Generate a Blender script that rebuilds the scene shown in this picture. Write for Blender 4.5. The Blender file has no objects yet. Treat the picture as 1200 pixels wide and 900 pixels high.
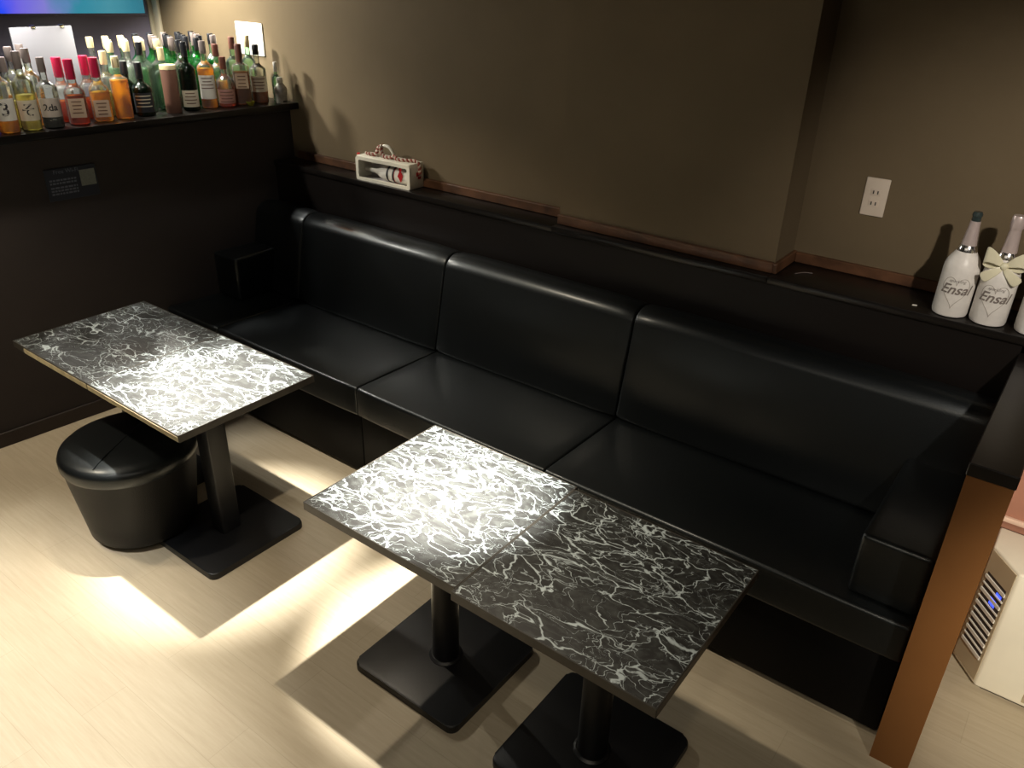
import bpy, bmesh, math, random
from mathutils import Vector, Matrix
PI = math.pi
random.seed(7)
S = bpy.context.scene
C = S.collection

# ------------------------------------------------------------------ materials
def new_mat(name):
    m = bpy.data.materials.new(name); m.use_nodes = True
    return m, m.node_tree, m.node_tree.nodes['Principled BSDF']

def mat(name, col, rough=.5, metal=0., spec=.5, bump=0., bscale=200., coat=0., emit=None, estr=0., sheen=0., var=0., vscale=6.):
    m, nt, b = new_mat(name)
    b.inputs['Base Color'].default_value = (*col, 1)
    b.inputs['Roughness'].default_value = rough
    b.inputs['Metallic'].default_value = metal
    b.inputs['Specular IOR Level'].default_value = spec
    b.inputs['Coat Weight'].default_value = coat
    if emit:
        b.inputs['Emission Color'].default_value = (*emit, 1); b.inputs['Emission Strength'].default_value = estr
    tc = nt.nodes.new('ShaderNodeTexCoord')
    if bump:
        n = nt.nodes.new('ShaderNodeTexNoise'); n.inputs['Scale'].default_value = bscale; n.inputs['Detail'].default_value = 3
        bp = nt.nodes.new('ShaderNodeBump'); bp.inputs['Strength'].default_value = bump; bp.inputs['Distance'].default_value = .003
        nt.links.new(tc.outputs['Object'], n.inputs['Vector']); nt.links.new(n.outputs['Fac'], bp.inputs['Height'])
        nt.links.new(bp.outputs['Normal'], b.inputs['Normal'])
    # every material is procedural: slight tonal variation
    n2 = nt.nodes.new('ShaderNodeTexNoise'); n2.inputs['Scale'].default_value = vscale; n2.inputs['Detail'].default_value = 4
    r = nt.nodes.new('ShaderNodeValToRGB')
    v = max(var, .04)
    r.color_ramp.elements[0].position = .3; r.color_ramp.elements[1].position = .7
    r.color_ramp.elements[0].color = tuple(c*(1-v) for c in col) + (1,)
    r.color_ramp.elements[1].color = tuple(min(1, c*(1+v)) for c in col) + (1,)
    nt.links.new(tc.outputs['Object'], n2.inputs['Vector']); nt.links.new(n2.outputs['Fac'], r.inputs['Fac'])
    nt.links.new(r.outputs['Color'], b.inputs['Base Color'])
    return m

def marble():
    m, nt, b = new_mat('black_marble_laminate')
    N, L = nt.nodes, nt.links
    geo = N.new('ShaderNodeNewGeometry')
    mp = N.new('ShaderNodeMapping'); mp.inputs['Scale'].default_value = (.8, 1.5, 1.); mp.inputs['Rotation'].default_value = (0, 0, .45)
    L.new(geo.outputs['Position'], mp.inputs['Vector'])
    def warp(src, scale, amt, det=4):
        n = N.new('ShaderNodeTexNoise'); n.inputs['Scale'].default_value = scale; n.inputs['Detail'].default_value = det
        L.new(src, n.inputs['Vector'])
        s = N.new('ShaderNodeVectorMath'); s.operation = 'SUBTRACT'; s.inputs[1].default_value = (.5, .5, .5); L.new(n.outputs['Color'], s.inputs[0])
        k = N.new('ShaderNodeVectorMath'); k.operation = 'SCALE'; k.inputs['Scale'].default_value = amt; L.new(s.outputs[0], k.inputs[0])
        a = N.new('ShaderNodeVectorMath'); a.operation = 'ADD'; L.new(src, a.inputs[0]); L.new(k.outputs[0], a.inputs[1])
        return a.outputs[0]
    def vein(src, scale, w, mscale, mlo, mhi):
        v = N.new('ShaderNodeTexVoronoi'); v.voronoi_dimensions = '2D'; v.feature = 'DISTANCE_TO_EDGE'; v.inputs['Scale'].default_value = scale
        L.new(src, v.inputs['Vector'])
        # varying width
        wn = N.new('ShaderNodeTexNoise'); wn.inputs['Scale'].default_value = mscale; wn.inputs['Detail'].default_value = 3; L.new(src, wn.inputs['Vector'])
        wr = N.new('ShaderNodeMapRange'); wr.inputs['From Min'].default_value = mlo; wr.inputs['From Max'].default_value = mhi
        wr.inputs['To Min'].default_value = 0.; wr.inputs['To Max'].default_value = w; L.new(wn.outputs['Fac'], wr.inputs['Value'])
        mw = N.new('ShaderNodeMath'); mw.operation = 'MAXIMUM'; mw.inputs[1].default_value = .0015; L.new(wr.outputs[0], mw.inputs[0]); wr = mw
        d = N.new('ShaderNodeMath'); d.operation = 'DIVIDE'; L.new(v.outputs['Distance'], d.inputs[0]); L.new(wr.outputs[0], d.inputs[1])
        o = N.new('ShaderNodeMapRange'); o.inputs['From Min'].default_value = .35; o.inputs['From Max'].default_value = 1.
        o.inputs['To Min'].default_value = 1.; o.inputs['To Max'].default_value = 0.; L.new(d.outputs[0], o.inputs['Value'])
        return o.outputs[0]
    w1 = warp(mp.outputs[0], 4., .22); w2 = warp(w1, 18., .05, 6)
    def ridge(src, scale, w, off, mlo, mhi, mscale):
        ad = N.new('ShaderNodeVectorMath'); ad.operation = 'ADD'; ad.inputs[1].default_value = off; L.new(src, ad.inputs[0])
        n = N.new('ShaderNodeTexNoise'); n.inputs['Scale'].default_value = scale; n.inputs['Detail'].default_value = 1.5; n.inputs['Roughness'].default_value = .4; L.new(ad.outputs[0], n.inputs['Vector'])
        q = N.new('ShaderNodeMath'); q.operation = 'SUBTRACT'; q.inputs[1].default_value = .5; L.new(n.outputs['Fac'], q.inputs[0])
        z = N.new('ShaderNodeMath'); z.operation = 'ABSOLUTE'; L.new(q.outputs[0], z.inputs[0])
        wn = N.new('ShaderNodeTexNoise'); wn.inputs['Scale'].default_value = mscale; wn.inputs['Detail'].default_value = 4; L.new(ad.outputs[0], wn.inputs['Vector'])
        wr = N.new('ShaderNodeMapRange'); wr.inputs['From Min'].default_value = mlo; wr.inputs['From Max'].default_value = mhi
        wr.inputs['To Min'].default_value = .0004; wr.inputs['To Max'].default_value = w; L.new(wn.outputs['Fac'], wr.inputs['Value'])
        d = N.new('ShaderNodeMath'); d.operation = 'DIVIDE'; L.new(z.outputs[0], d.inputs[0]); L.new(wr.outputs[0], d.inputs[1])
        o = N.new('ShaderNodeMapRange'); o.inputs['From Min'].default_value = .3; o.inputs['From Max'].default_value = 1.
        o.inputs['To Min'].default_value = 1.; o.inputs['To Max'].default_value = 0.; L.new(d.outputs[0], o.inputs['Value']); return o.outputs[0]
    def mx(p, q, kq):
        k = N.new('ShaderNodeMath'); k.operation = 'MULTIPLY'; k.inputs[1].default_value = kq; L.new(q, k.inputs[0])
        x = N.new('ShaderNodeMath'); x.operation = 'MAXIMUM'; L.new(p, x.inputs[0]); L.new(k.outputs[0], x.inputs[1]); return x.outputs[0]
    m2 = N.new('ShaderNodeMapping'); m2.inputs['Rotation'].default_value = (0, 0, 1.15); m2.inputs['Scale'].default_value = (1.5, .9, 1); L.new(w2, m2.inputs['Vector'])
    f = ridge(w2, 7., .013, (0, 0, 0), .40, .60, 9.)
    f = mx(f, ridge(w2, 11., .015, (3.1, 7.7, 2.), .44, .64, 8.), .9)
    f = mx(f, ridge(m2.outputs[0], 9., .013, (8.3, 1.7, 5.), .42, .62, 8.), .85)
    f = mx(f, vein(w2, 8., .040, 7., .42, .64), .9)
    f = mx(f, ridge(m2.outputs[0], 24., .035, (1.3, 4.7, 9.), .46, .66, 7.), .5)
    # cloudy grey ground
    g = N.new('ShaderNodeTexNoise'); g.inputs['Scale'].default_value = 40; g.inputs['Detail'].default_value = 6; L.new(w1, g.inputs['Vector'])
    gr = N.new('ShaderNodeValToRGB'); gr.color_ramp.elements[0].position = .42; gr.color_ramp.elements[0].color = (.007, .007, .0065, 1)
    gr.color_ramp.elements[1].position = .8; gr.color_ramp.elements[1].color = (.05, .055, .052, 1); L.new(g.outputs['Fac'], gr.inputs['Fac'])
    mixc = N.new('ShaderNodeMix'); mixc.data_type = 'RGBA'; L.new(f, mixc.inputs['Factor']); L.new(gr.outputs[0], mixc.inputs[6])
    mixc.inputs[7].default_value = (.46, .53, .55, 1)
    L.new(mixc.outputs[2], b.inputs['Base Color'])
    b.inputs['Roughness'].default_value = .50; b.inputs['Specular IOR Level'].default_value = .55
    bp = N.new('ShaderNodeBump'); bp.inputs['Strength'].default_value = .25; bp.inputs['Distance'].default_value = .002
    L.new(f, bp.inputs['Height']); L.new(bp.outputs[0], b.inputs['Normal'])
    return m

def floor_mat():
    m, nt, b = new_mat('beige_vinyl_floor')
    N, L = nt.nodes, nt.links
    geo = N.new('ShaderNodeNewGeometry')
    mp = N.new('ShaderNodeMapping'); mp.inputs['Scale'].default_value = (3., 40., 1.); mp.inputs['Rotation'].default_value = (0, 0, 0.); L.new(geo.outputs['Position'], mp.inputs['Vector'])
    n = N.new('ShaderNodeTexNoise'); n.inputs['Scale'].default_value = 1.6; n.inputs['Detail'].default_value = 8; n.inputs['Roughness'].default_value = .65; L.new(mp.outputs[0], n.inputs['Vector'])
    r = N.new('ShaderNodeValToRGB'); r.color_ramp.elements[0].position = .3; r.color_ramp.elements[0].color = (.43, .36, .255, 1)
    r.color_ramp.elements[1].position = .72; r.color_ramp.elements[1].color = (.50, .435, .32, 1); L.new(n.outputs['Fac'], r.inputs['Fac'])
    br = N.new('ShaderNodeTexBrick'); br.inputs['Scale'].default_value = 1.; br.inputs['Brick Width'].default_value = .9; br.inputs['Row Height'].default_value = .15
    br.inputs['Mortar Size'].default_value = .0012; br.inputs['Color1'].default_value = (1, 1, 1, 1); br.inputs['Color2'].default_value = (.965, .96, .955, 1); br.inputs['Mortar'].default_value = (.86, .85, .83, 1)
    L.new(geo.outputs['Position'], br.inputs['Vector'])
    mx = N.new('ShaderNodeMix'); mx.data_type = 'RGBA'; mx.blend_type = 'MULTIPLY'; mx.inputs['Factor'].default_value = 1.
    L.new(r.outputs[0], mx.inputs[6]); L.new(br.outputs['Color'], mx.inputs[7]); L.new(mx.outputs[2], b.inputs['Base Color'])
    b.inputs['Roughness'].default_value = .5; b.inputs['Specular IOR Level'].default_value = .35
    bp = N.new('ShaderNodeBump'); bp.inputs['Strength'].default_value = .15; bp.inputs['Distance'].default_value = .002; L.new(n.outputs['Fac'], bp.inputs['Height']); L.new(bp.outputs[0], b.inputs['Normal'])
    return m

def glass(name, col, alpha=.8, rough=.12, haze=.05):
    m = bpy.data.materials.new(name); m.use_nodes = True; nt = m.node_tree; N, L = nt.nodes, nt.links
    N.clear(); out = N.new('ShaderNodeOutputMaterial')
    t = N.new('ShaderNodeBsdfTransparent'); t.inputs[0].default_value = (*[c*alpha + .0 for c in col], 1)
    g = N.new('ShaderNodeBsdfGlossy'); g.inputs['Roughness'].default_value = rough; g.inputs[0].default_value = (.95, .97, .95, 1)
    d = N.new('ShaderNodeBsdfDiffuse'); d.inputs[0].default_value = (*col, 1)
    fr = N.new('ShaderNodeFresnel'); fr.inputs['IOR'].default_value = 1.5
    nz = N.new('ShaderNodeTexNoise'); nz.inputs['Scale'].default_value = 55; tc = N.new('ShaderNodeTexCoord'); L.new(tc.outputs['Object'], nz.inputs['Vector'])
    bp = N.new('ShaderNodeBump'); bp.inputs['Strength'].default_value = .5; bp.inputs['Distance'].default_value = .006; L.new(nz.outputs['Fac'], bp.inputs['Height'])
    L.new(bp.outputs[0], g.inputs['Normal'])
    m1 = N.new('ShaderNodeMixShader'); m1.inputs[0].default_value = haze; L.new(t.outputs[0], m1.inputs[1]); L.new(d.outputs[0], m1.inputs[2])
    m2 = N.new('ShaderNodeMixShader'); L.new(fr.outputs[0], m2.inputs[0]); L.new(m1.outputs[0], m2.inputs[1]); L.new(g.outputs[0], m2.inputs[2])
    L.new(m2.outputs[0], out.inputs[0]); return m

def liquid(name, col):
    m = bpy.data.materials.new(name); m.use_nodes = True; nt = m.node_tree; N, L = nt.nodes, nt.links; N.clear()
    out = N.new('ShaderNodeOutputMaterial'); tc = N.new('ShaderNodeTexCoord'); nz = N.new('ShaderNodeTexNoise'); nz.inputs['Scale'].default_value = 18; L.new(tc.outputs['Object'], nz.inputs['Vector'])
    r = N.new('ShaderNodeValToRGB'); r.color_ramp.elements[0].position = .3; r.color_ramp.elements[1].position = .75
    r.color_ramp.elements[0].color = (*[c*.75 for c in col], 1); r.color_ramp.elements[1].color = (*[min(1, c*1.15) for c in col], 1); L.new(nz.outputs['Fac'], r.inputs['Fac'])
    tr = N.new('ShaderNodeBsdfTranslucent'); d = N.new('ShaderNodeBsdfDiffuse'); t = N.new('ShaderNodeBsdfTransparent')
    for q in (tr, d, t): L.new(r.outputs[0], q.inputs[0])
    a = N.new('ShaderNodeMixShader'); a.inputs[0].default_value = .25; L.new(tr.outputs[0], a.inputs[1]); L.new(d.outputs[0], a.inputs[2])
    b = N.new('ShaderNodeMixShader'); b.inputs[0].default_value = .4; L.new(a.outputs[0], b.inputs[1]); L.new(t.outputs[0], b.inputs[2]); L.new(b.outputs[0], out.inputs[0]); return m

def screen_mat():
    m, nt, b = new_mat('screen_picture'); N, L = nt.nodes, nt.links
    tc = N.new('ShaderNodeTexCoord'); n = N.new('ShaderNodeTexNoise'); n.inputs['Scale'].default_value = 2.3; n.inputs['Detail'].default_value = 5
    L.new(tc.outputs['Object'], n.inputs['Vector'])
    sx = N.new('ShaderNodeSeparateXYZ'); L.new(tc.outputs['Object'], sx.inputs[0])
    gr = N.new('ShaderNodeMapRange'); gr.inputs['From Min'].default_value = -.22; gr.inputs['From Max'].default_value = .75; L.new(sx.outputs['X'], gr.inputs['Value'])
    a = N.new('ShaderNodeMath'); a.operation = 'ADD'; L.new(gr.outputs[0], a.inputs[0])
    k = N.new('ShaderNodeMath'); k.operation = 'MULTIPLY_ADD'; k.inputs[1].default_value = .45; k.inputs[2].default_value = -.22; L.new(n.outputs['Fac'], k.inputs[0]); L.new(k.outputs[0], a.inputs[1])
    r = N.new('ShaderNodeValToRGB'); e = r.color_ramp.elements
    e[0].position = 0; e[0].color = (.02, .07, .9, 1); e[1].position = 1; e[1].color = (.03, .12, .16, 1)
    for p, c in ((.12, (.15, .12, .75, 1)), (.3, (.22, .2, .62, 1)), (.42, (.03, .24, .33, 1)), (.62, (.06, .27, .34, 1)), (.8, (.03, .2, .27, 1))):
        q = e.new(p); q.color = c
    L.new(a.outputs[0], r.inputs['Fac']); L.new(r.outputs[0], b.inputs['Emission Color']); b.inputs['Emission Strength'].default_value = 1.
    b.inputs['Base Color'].default_value = (.01, .01, .01, 1); return m

M = dict(
    wall=mat('olive_brown_wallpaper', (.165, .125, .075), .85, spec=.2, bump=.35, bscale=420, var=.06, vscale=3),
    ceil=mat('dark_ceiling', (.05, .045, .04), .8),
    wall_dark=mat('dark_partition_paint', (.042, .035, .033), .75, spec=.2, bump=.3, bscale=350),
    brown_end=mat('brown_partition_end', (.21, .088, .025), .6, spec=.3, bump=.2, bscale=300),
    floor=floor_mat(), marble=marble(),
    leather=mat('black_leather', (.0038, .0048, .0054), .38, spec=.42, bump=.25, bscale=260, var=.1),
    leather_dull=mat('dull_black_leather', (.005, .005, .005), .45, spec=.22, bump=.25, bscale=260),
    leather_base=mat('black_base_vinyl', (.0035, .0035, .004), .5, spec=.12, bump=.15, bscale=300),
    black_lam=mat('black_laminate', (.008, .0065, .0058), .3, spec=.35, bump=.05, bscale=60, var=.25, vscale=9),
    black_panel=mat('black_panel', (.006, .0042, .0036), .5, spec=.25, bump=.05, bscale=60),
    steel=mat('black_powder_coat', (.006, .0065, .008), .38, spec=.5, bump=.15, bscale=500),
    edge=mat('bronze_edge_band', (.20, .175, .13), .4, metal=.35, var=.2, vscale=20),
    edge_dark=mat('dark_edge_band', (.035, .031, .025), .4, var=.3, vscale=20),
    edge_cream=mat('worn_lit_cream_edge', (.42, .36, .22), .6, var=.2, vscale=30),
    redwood=mat('red_brown_wood_trim', (.105, .047, .022), .5, var=.45, vscale=14),
    pink=mat('pink_brown_panel', (.34, .16, .105), .55, var=.1, vscale=8),
    cream_mould=mat('cream_moulding', (.75, .55, .42), .5),
    dark=mat('dark_strip', (.02, .012, .01), .5),
    white=mat('white_plastic', (.80, .78, .70), .4, spec=.4),
    offwhite=mat('warm_white_case', (.84, .80, .66), .45, spec=.4),
    grille=mat('beige_grille', (.50, .42, .28), .5),
    blue=mat('blue_indicator_light', (.02, .03, .5), .4, emit=(.05, .1, 1.), estr=1.6),
    outlet=mat('outlet_white', (.72, .62, .52), .4),
    socket_dark=mat('socket_slot', (.05, .04, .035), .5),
    paper=mat('white_card', (.24, .24, .27), .7),
    sign=mat('navy_black_sign', (.012, .016, .028), .5),
    sign_txt=mat('grey_sign_print', (.14, .15, .19), .6), sign_card=mat('grey_card_patch', (.20, .215, .19), .7, var=.12, vscale=120),
    frame_cream=mat('cream_door_frame', (.62, .55, .40), .5), tv=mat('grey_display_case', (.17, .155, .22), .4, spec=.4), screen=screen_mat(),
    champ=mat('frosted_white_glass', (.80, .77, .73), .38, spec=.5, var=.05, vscale=50), foil=mat('pink_silver_foil', (.62, .52, .50), .3, metal=.35, bump=.3, bscale=120),
    silver=mat('silver_band', (.8, .8, .8), .18, metal=1.), print=mat('grey_print', (.20, .17, .15), .5), print2=mat('pale_grey_outline', (.42, .38, .34), .5),
    ribbon=mat('cream_satin_ribbon', (.80, .76, .56), .35, spec=.5, bump=.3, bscale=60), darkcap=mat('dark_glass_neck', (.03, .045, .045), .12, spec=.6),
    red=mat('red_print', (.42, .01, .015), .45), redbright=mat('red_plastic', (.7, .02, .02), .35), carrier=mat('white_gift_case', (.80, .76, .64), .4), carrier_in=mat('grey_case_lining', (.62, .58, .56), .6),
    ropew=mat('white_cord', (.72, .6, .5), .7), roper=mat('red_brown_cord', (.30, .06, .04), .7),
    wax=mat('crimson_wax', (.42, .008, .05), .35, spec=.5), capcream=mat('cream_cap', (.72, .62, .36), .45), capblack=mat('black_cap', (.01, .011, .014), .3), capgrey=mat('grey_brown_cap', (.16, .13, .12), .4, var=.2), capbrown=mat('brown_cap', (.13, .045, .03), .4), capwhite=mat('white_cap', (.75, .72, .66), .4),
    lab_cream=mat('cream_label', (.62, .55, .42), .6), lab_grey=mat('grey_beige_label', (.50, .43, .37), .6), lab_tan=mat('tan_label', (.50, .36, .25), .6), lab_dark=mat('black_label', (.012, .014, .02), .5), lab_white=mat('white_label', (.72, .69, .62), .6), lab_rose=mat('rose_label', (.42, .22, .18), .6),
    ink=mat('black_ink', (.015, .013, .015), .5), ink_brown=mat('brown_ink', (.12, .05, .03), .5),
    g_clear=glass('clear_glass', (.93, .96, .9), .93), g_green=glass('bright_green_glass', (.06, .62, .12), .95), g_pale=glass('pale_green_glass', (.62, .86, .66), .95), g_dark=glass('dark_green_glass', (.05, .10, .055), .9),
    l_amber=liquid('amber_whisky', (.92, .52, .07)), l_orange=liquid('orange_liqueur', (1., .52, .04)), l_pale=liquid('pale_whisky', (.75, .66, .25)), l_red=liquid('red_amber_bourbon', (.60, .13, .03)), l_dark=mat('dark_liquor', (.02, .012, .01), .15), l_brown=liquid('brown_liquor', (.35, .15, .05)),
    tin=mat('brown_tin', (.16, .075, .05), .5, bump=.1), plush=mat('grey_frosted_decanter', (.30, .28, .26), .4, var=.3, vscale=40), lime=mat('lime_glass', (.45, .45, .05), .2),
)

M['leather'].node_tree.nodes['Principled BSDF'].inputs['Specular Tint'].default_value = (.86, .95, 1, 1)
for k_, w_, r_ in (('leather', .38, .24),):
    b_ = M[k_].node_tree.nodes['Principled BSDF']; b_.inputs['Coat Weight'].default_value = w_; b_.inputs['Coat Roughness'].default_value = r_
# ------------------------------------------------------------------ mesh helpers
def bx(bm, x0, x1, y0, y1, z0, z1, bev=0, seg=2):
    r = bmesh.ops.create_cube(bm, size=1)
    vs = r['verts']
    bmesh.ops.scale(bm, vec=(x1-x0, y1-y0, z1-z0), verts=vs); bmesh.ops.translate(bm, vec=((x0+x1)/2, (y0+y1)/2, (z0+z1)/2), verts=vs)
    if bev:
        es = list({e for v in vs for e in v.link_edges})
        bmesh.ops.bevel(bm, geom=es, offset=bev, segments=seg, affect='EDGES', profile=.5, clamp_overlap=True)
    return bm
def B(*a, **k): return bx(bmesh.new(), *a, **k)
def prism(bm, pts, z0, z1, bev=0, seg=3):
    """pts counter-clockwise in XY extruded z0..z1"""
    a = [bm.verts.new((x, y, z0)) for x, y in pts]; b = [bm.verts.new((x, y, z1)) for x, y in pts]
    n = len(pts); bm.faces.new(a[::-1]); bm.faces.new(b)
    for i in range(n): bm.faces.new((a[i], a[(i+1) % n], b[(i+1) % n], b[i]))
    if bev:
        es = list({e for v in a+b for e in v.link_edges}); bmesh.ops.bevel(bm, geom=es, offset=bev, segments=seg, affect='EDGES', profile=.5)
    return bm
def lathe(bm, prof, n=28, cx=0, cy=0, z=0, sq=0.):
    """prof: list of (r, z). sq>0 squares the cross section (superellipse)."""
    rings = []
    for r, h in prof:
        ring = []
        for i in range(n):
            a = 2*PI*i/n; c, s = math.cos(a), math.sin(a)
            k = 1. if not sq else (abs(c)**sq + abs(s)**sq)**(-1/sq)
            ring.append(bm.verts.new((cx + r*k*c, cy + r*k*s, z+h)))
        rings.append(ring)
    for a, b in zip(rings, rings[1:]):
        for i in range(n): bm.faces.new((a[i], a[(i+1) % n], b[(i+1) % n], b[i]))
    bm.faces.new(rings[0][::-1]); bm.faces.new(rings[-1]); return bm
def sweep(bm, pts, rad, n=8, cap=True):
    pts = [Vector(p) for p in pts]; rings = []
    up = Vector((0, 0, 1)); t0 = (pts[1]-pts[0]).normalized()
    if abs(t0.z) > .9: up = Vector((1, 0, 0))
    u = t0.cross(up).normalized()
    for i, p in enumerate(pts):
        t = (pts[min(i+1, len(pts)-1)] - pts[max(i-1, 0)]).normalized()
        u = (u - t*u.dot(t)).normalized(); v = t.cross(u)
        r = rad(i/(len(pts)-1)) if callable(rad) else rad
        rings.append([bm.verts.new(p + u*r*math.cos(2*PI*k/n) + v*r*math.sin(2*PI*k/n)) for k in range(n)])
    for a, b in zip(rings, rings[1:]):
        for i in range(n): bm.faces.new((a[i], a[(i+1) % n], b[(i+1) % n], b[i]))
    if cap: bm.faces.new(rings[0][::-1]); bm.faces.new(rings[-1])
    return bm
def obj(name, bm, m, parent=None, smooth=None, loc=None, rz=0):
    bmesh.ops.recalc_face_normals(bm, faces=bm.faces)
    me = bpy.data.meshes.new(name); bm.to_mesh(me); bm.free()
    if smooth is None or smooth:
        me.shade_smooth()
    me.materials.append(M[m] if isinstance(m, str) else m)
    o = bpy.data.objects.new(name, me); C.objects.link(o)
    if parent: o.parent = parent
    if loc: o.location = loc
    o.rotation_euler.z = rz
    # angle-limited smoothing
    ang = math.radians(35)
    b2 = bmesh.new(); b2.from_mesh(me)
    for e in b2.edges:
        if len(e.link_faces) == 2 and e.calc_face_angle(0) > ang: e.smooth = False
    b2.to_mesh(me); b2.free()
    return o
def tag(o, label, cat, group=None):
    o['label'] = label; o['category'] = cat
    if group: o['group'] = group
    return o
def thing(name, label, cat, loc=(0, 0, 0), rz=0, group=None):
    o = bpy.data.objects.new(name, None); C.objects.link(o); o.empty_display_size = .05
    o.location = loc; o.rotation_euler = (0, 0, rz); return tag(o, label, cat, group)
def struct(name, bm, m):
    o = obj(name, bm, m); o['kind'] = 'structure'; return o
_font = None
def text_mesh(name, s, size, m, parent, place, shear=0., bold=0., ext=.0004):
    """lettering as real mesh; place: function (x, y)->Vector maps the text plane onto the surface"""
    cu = bpy.data.curves.new(name, 'FONT'); cu.body = s; cu.size = size; cu.shear = shear; cu.offset = bold; cu.align_x = 'CENTER'; cu.align_y = 'CENTER'; cu.resolution_u = 3
    to = bpy.data.objects.new('tmp_text', cu); C.objects.link(to)
    dg = bpy.context.evaluated_depsgraph_get(); dg.update()
    me = bpy.data.meshes.new_from_object(to.evaluated_get(dg))
    bpy.data.objects.remove(to); bpy.data.curves.remove(cu)
    for v in me.vertices: v.co = place(v.co.x, v.co.y)
    me.materials.clear(); me.materials.append(M[m]); me.name = name
    o = bpy.data.objects.new(name, me); C.objects.link(o); o.parent = parent; return o

# ------------------------------------------------------------------ dimensions
LX = lambda y: -2.28 + .07*y          # face of the slightly skewed left partition
YB, YCOL, YREC = 1.79, 1.70, 1.90     # back wall, pillar, recessed wall
XC0, XC1 = -.25, .73
LZ, LY = 1.14, 1.65                   # ledge height and front
CZ = 1.445                            # bar counter height

# ------------------------------------------------------------------ setting
struct('floor', B(-5.7, 4.2, -3.2, 2.1, -.06, 0), 'floor')
struct('wall_back', B(-5.6, XC0, YB, 2.08, 0, 2.7), 'wall')
struct('wall_pillar', B(XC0, XC1, YCOL, 2.08, 0, 2.7), 'wall')
struct('wall_recess', B(XC1, 4.1, YREC, 2.08, 0, 2.7), 'wall')
bm = prism(bmesh.new(), [(LX(-1.6)-.12, -1.6), (LX(-1.6), -1.6), (LX(YB), YB), (LX(YB)-.12, YB)], 0, CZ-.036)
struct('wall_left', bm, 'wall_dark')
bm = prism(bmesh.new(), [(LX(-1.6), -1.6), (LX(-1.6)+.012, -1.6), (LX(.86)+.012, .86), (LX(.86), .86)], 0, .075, .003, 1)
struct('baseboard_left', bm, 'dark')
struct('wall_bar_side', B(-5.7, -5.6, -1.6, 2.08, 0, 2.7), 'wall')
# right partition: brown end, dark glossy cap
struct('wall_right', B(1.583, 1.69, .82, LY, 0, 1.047), 'brown_end')
struct('trim_1', B(1.580, 1.693, .817, LY, 1.047, 1.085, .003, 1), 'black_lam')
# wooden skirting strips standing on the ledge
struct('trim_2', B(-2.1, XC0-.001, YB-.022, YB, LZ, LZ+.042, .003, 1), 'redwood')
bm = bmesh.new(); bx(bm, XC0, XC1, YCOL-.018, YCOL, LZ, LZ+.042, .003, 1); bx(bm, XC1, XC1+.016, YCOL-.018, YREC, LZ, LZ+.042, .003, 1)
struct('trim_3', bm, 'redwood')
struct('trim_4', B(XC1+.016, 2.6, YREC-.02, YREC, LZ, LZ+.04, .003, 1), 'redwood')
# panelled wall right of the partition
struct('wall_panelled', B(1.69, 4.1, LY, YREC, 0, LZ-.03), 'pink')
struct('trim_5', B(1.69, 4.1, LY-.018, LY, .478, .497, .004), 'cream_mould')
struct('trim_6', B(1.69, 4.1, LY-.012, LY, .42, .445, .003), 'dark')
# door frame on the wall behind the bar
bm = bmesh.new(); bx(bm, -3.44, -3.375, YB-.03, YB, 0, 2.4, .004); bx(bm, -3.36, -3.30, YB-.018, YB, 0, 2.4, .004)
struct('trim_7', bm, 'frame_cream')

bm = bmesh.new(); bx(bm, -5.7, 4.2, -3.2, 2.08, 2.7, 2.78); bx(bm, -1.55, -1.105, -3.2, 2.0, 2.3, 2.7)  # second box is an added out-of-view baffle that cuts the left downlight
struct('ceiling_and_baffle', bm, 'ceil')

# ------------------------------------------------------------------ ledge behind the sofa
t = thing('ledge_shelf', 'long black laminate ledge running along the wall behind the sofa', 'shelf', (0, LY, 0))
def rel(bm, dx, dy, dz=0): bmesh.ops.translate(bm, vec=(dx, dy, dz), verts=bm.verts); return bm
bm = bmesh.new(); bx(bm, LX(LY)+.01, XC0-.001, LY-.01, YB, LZ-.028, LZ, .003); bx(bm, XC0-.001, XC1+.001, LY-.01, YCOL, LZ-.028, LZ, .003); bx(bm, XC1+.001, 2.6, LY-.01, YREC, LZ-.028, LZ, .003)
obj('ledge_top', rel(bm, 0, -LY), 'black_lam', t)
obj('front_panel', rel(B(LX(LY)+.01, 1.582, LY, LY+.04, .3, LZ-.028), 0, -LY), 'black_panel', t)

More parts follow.
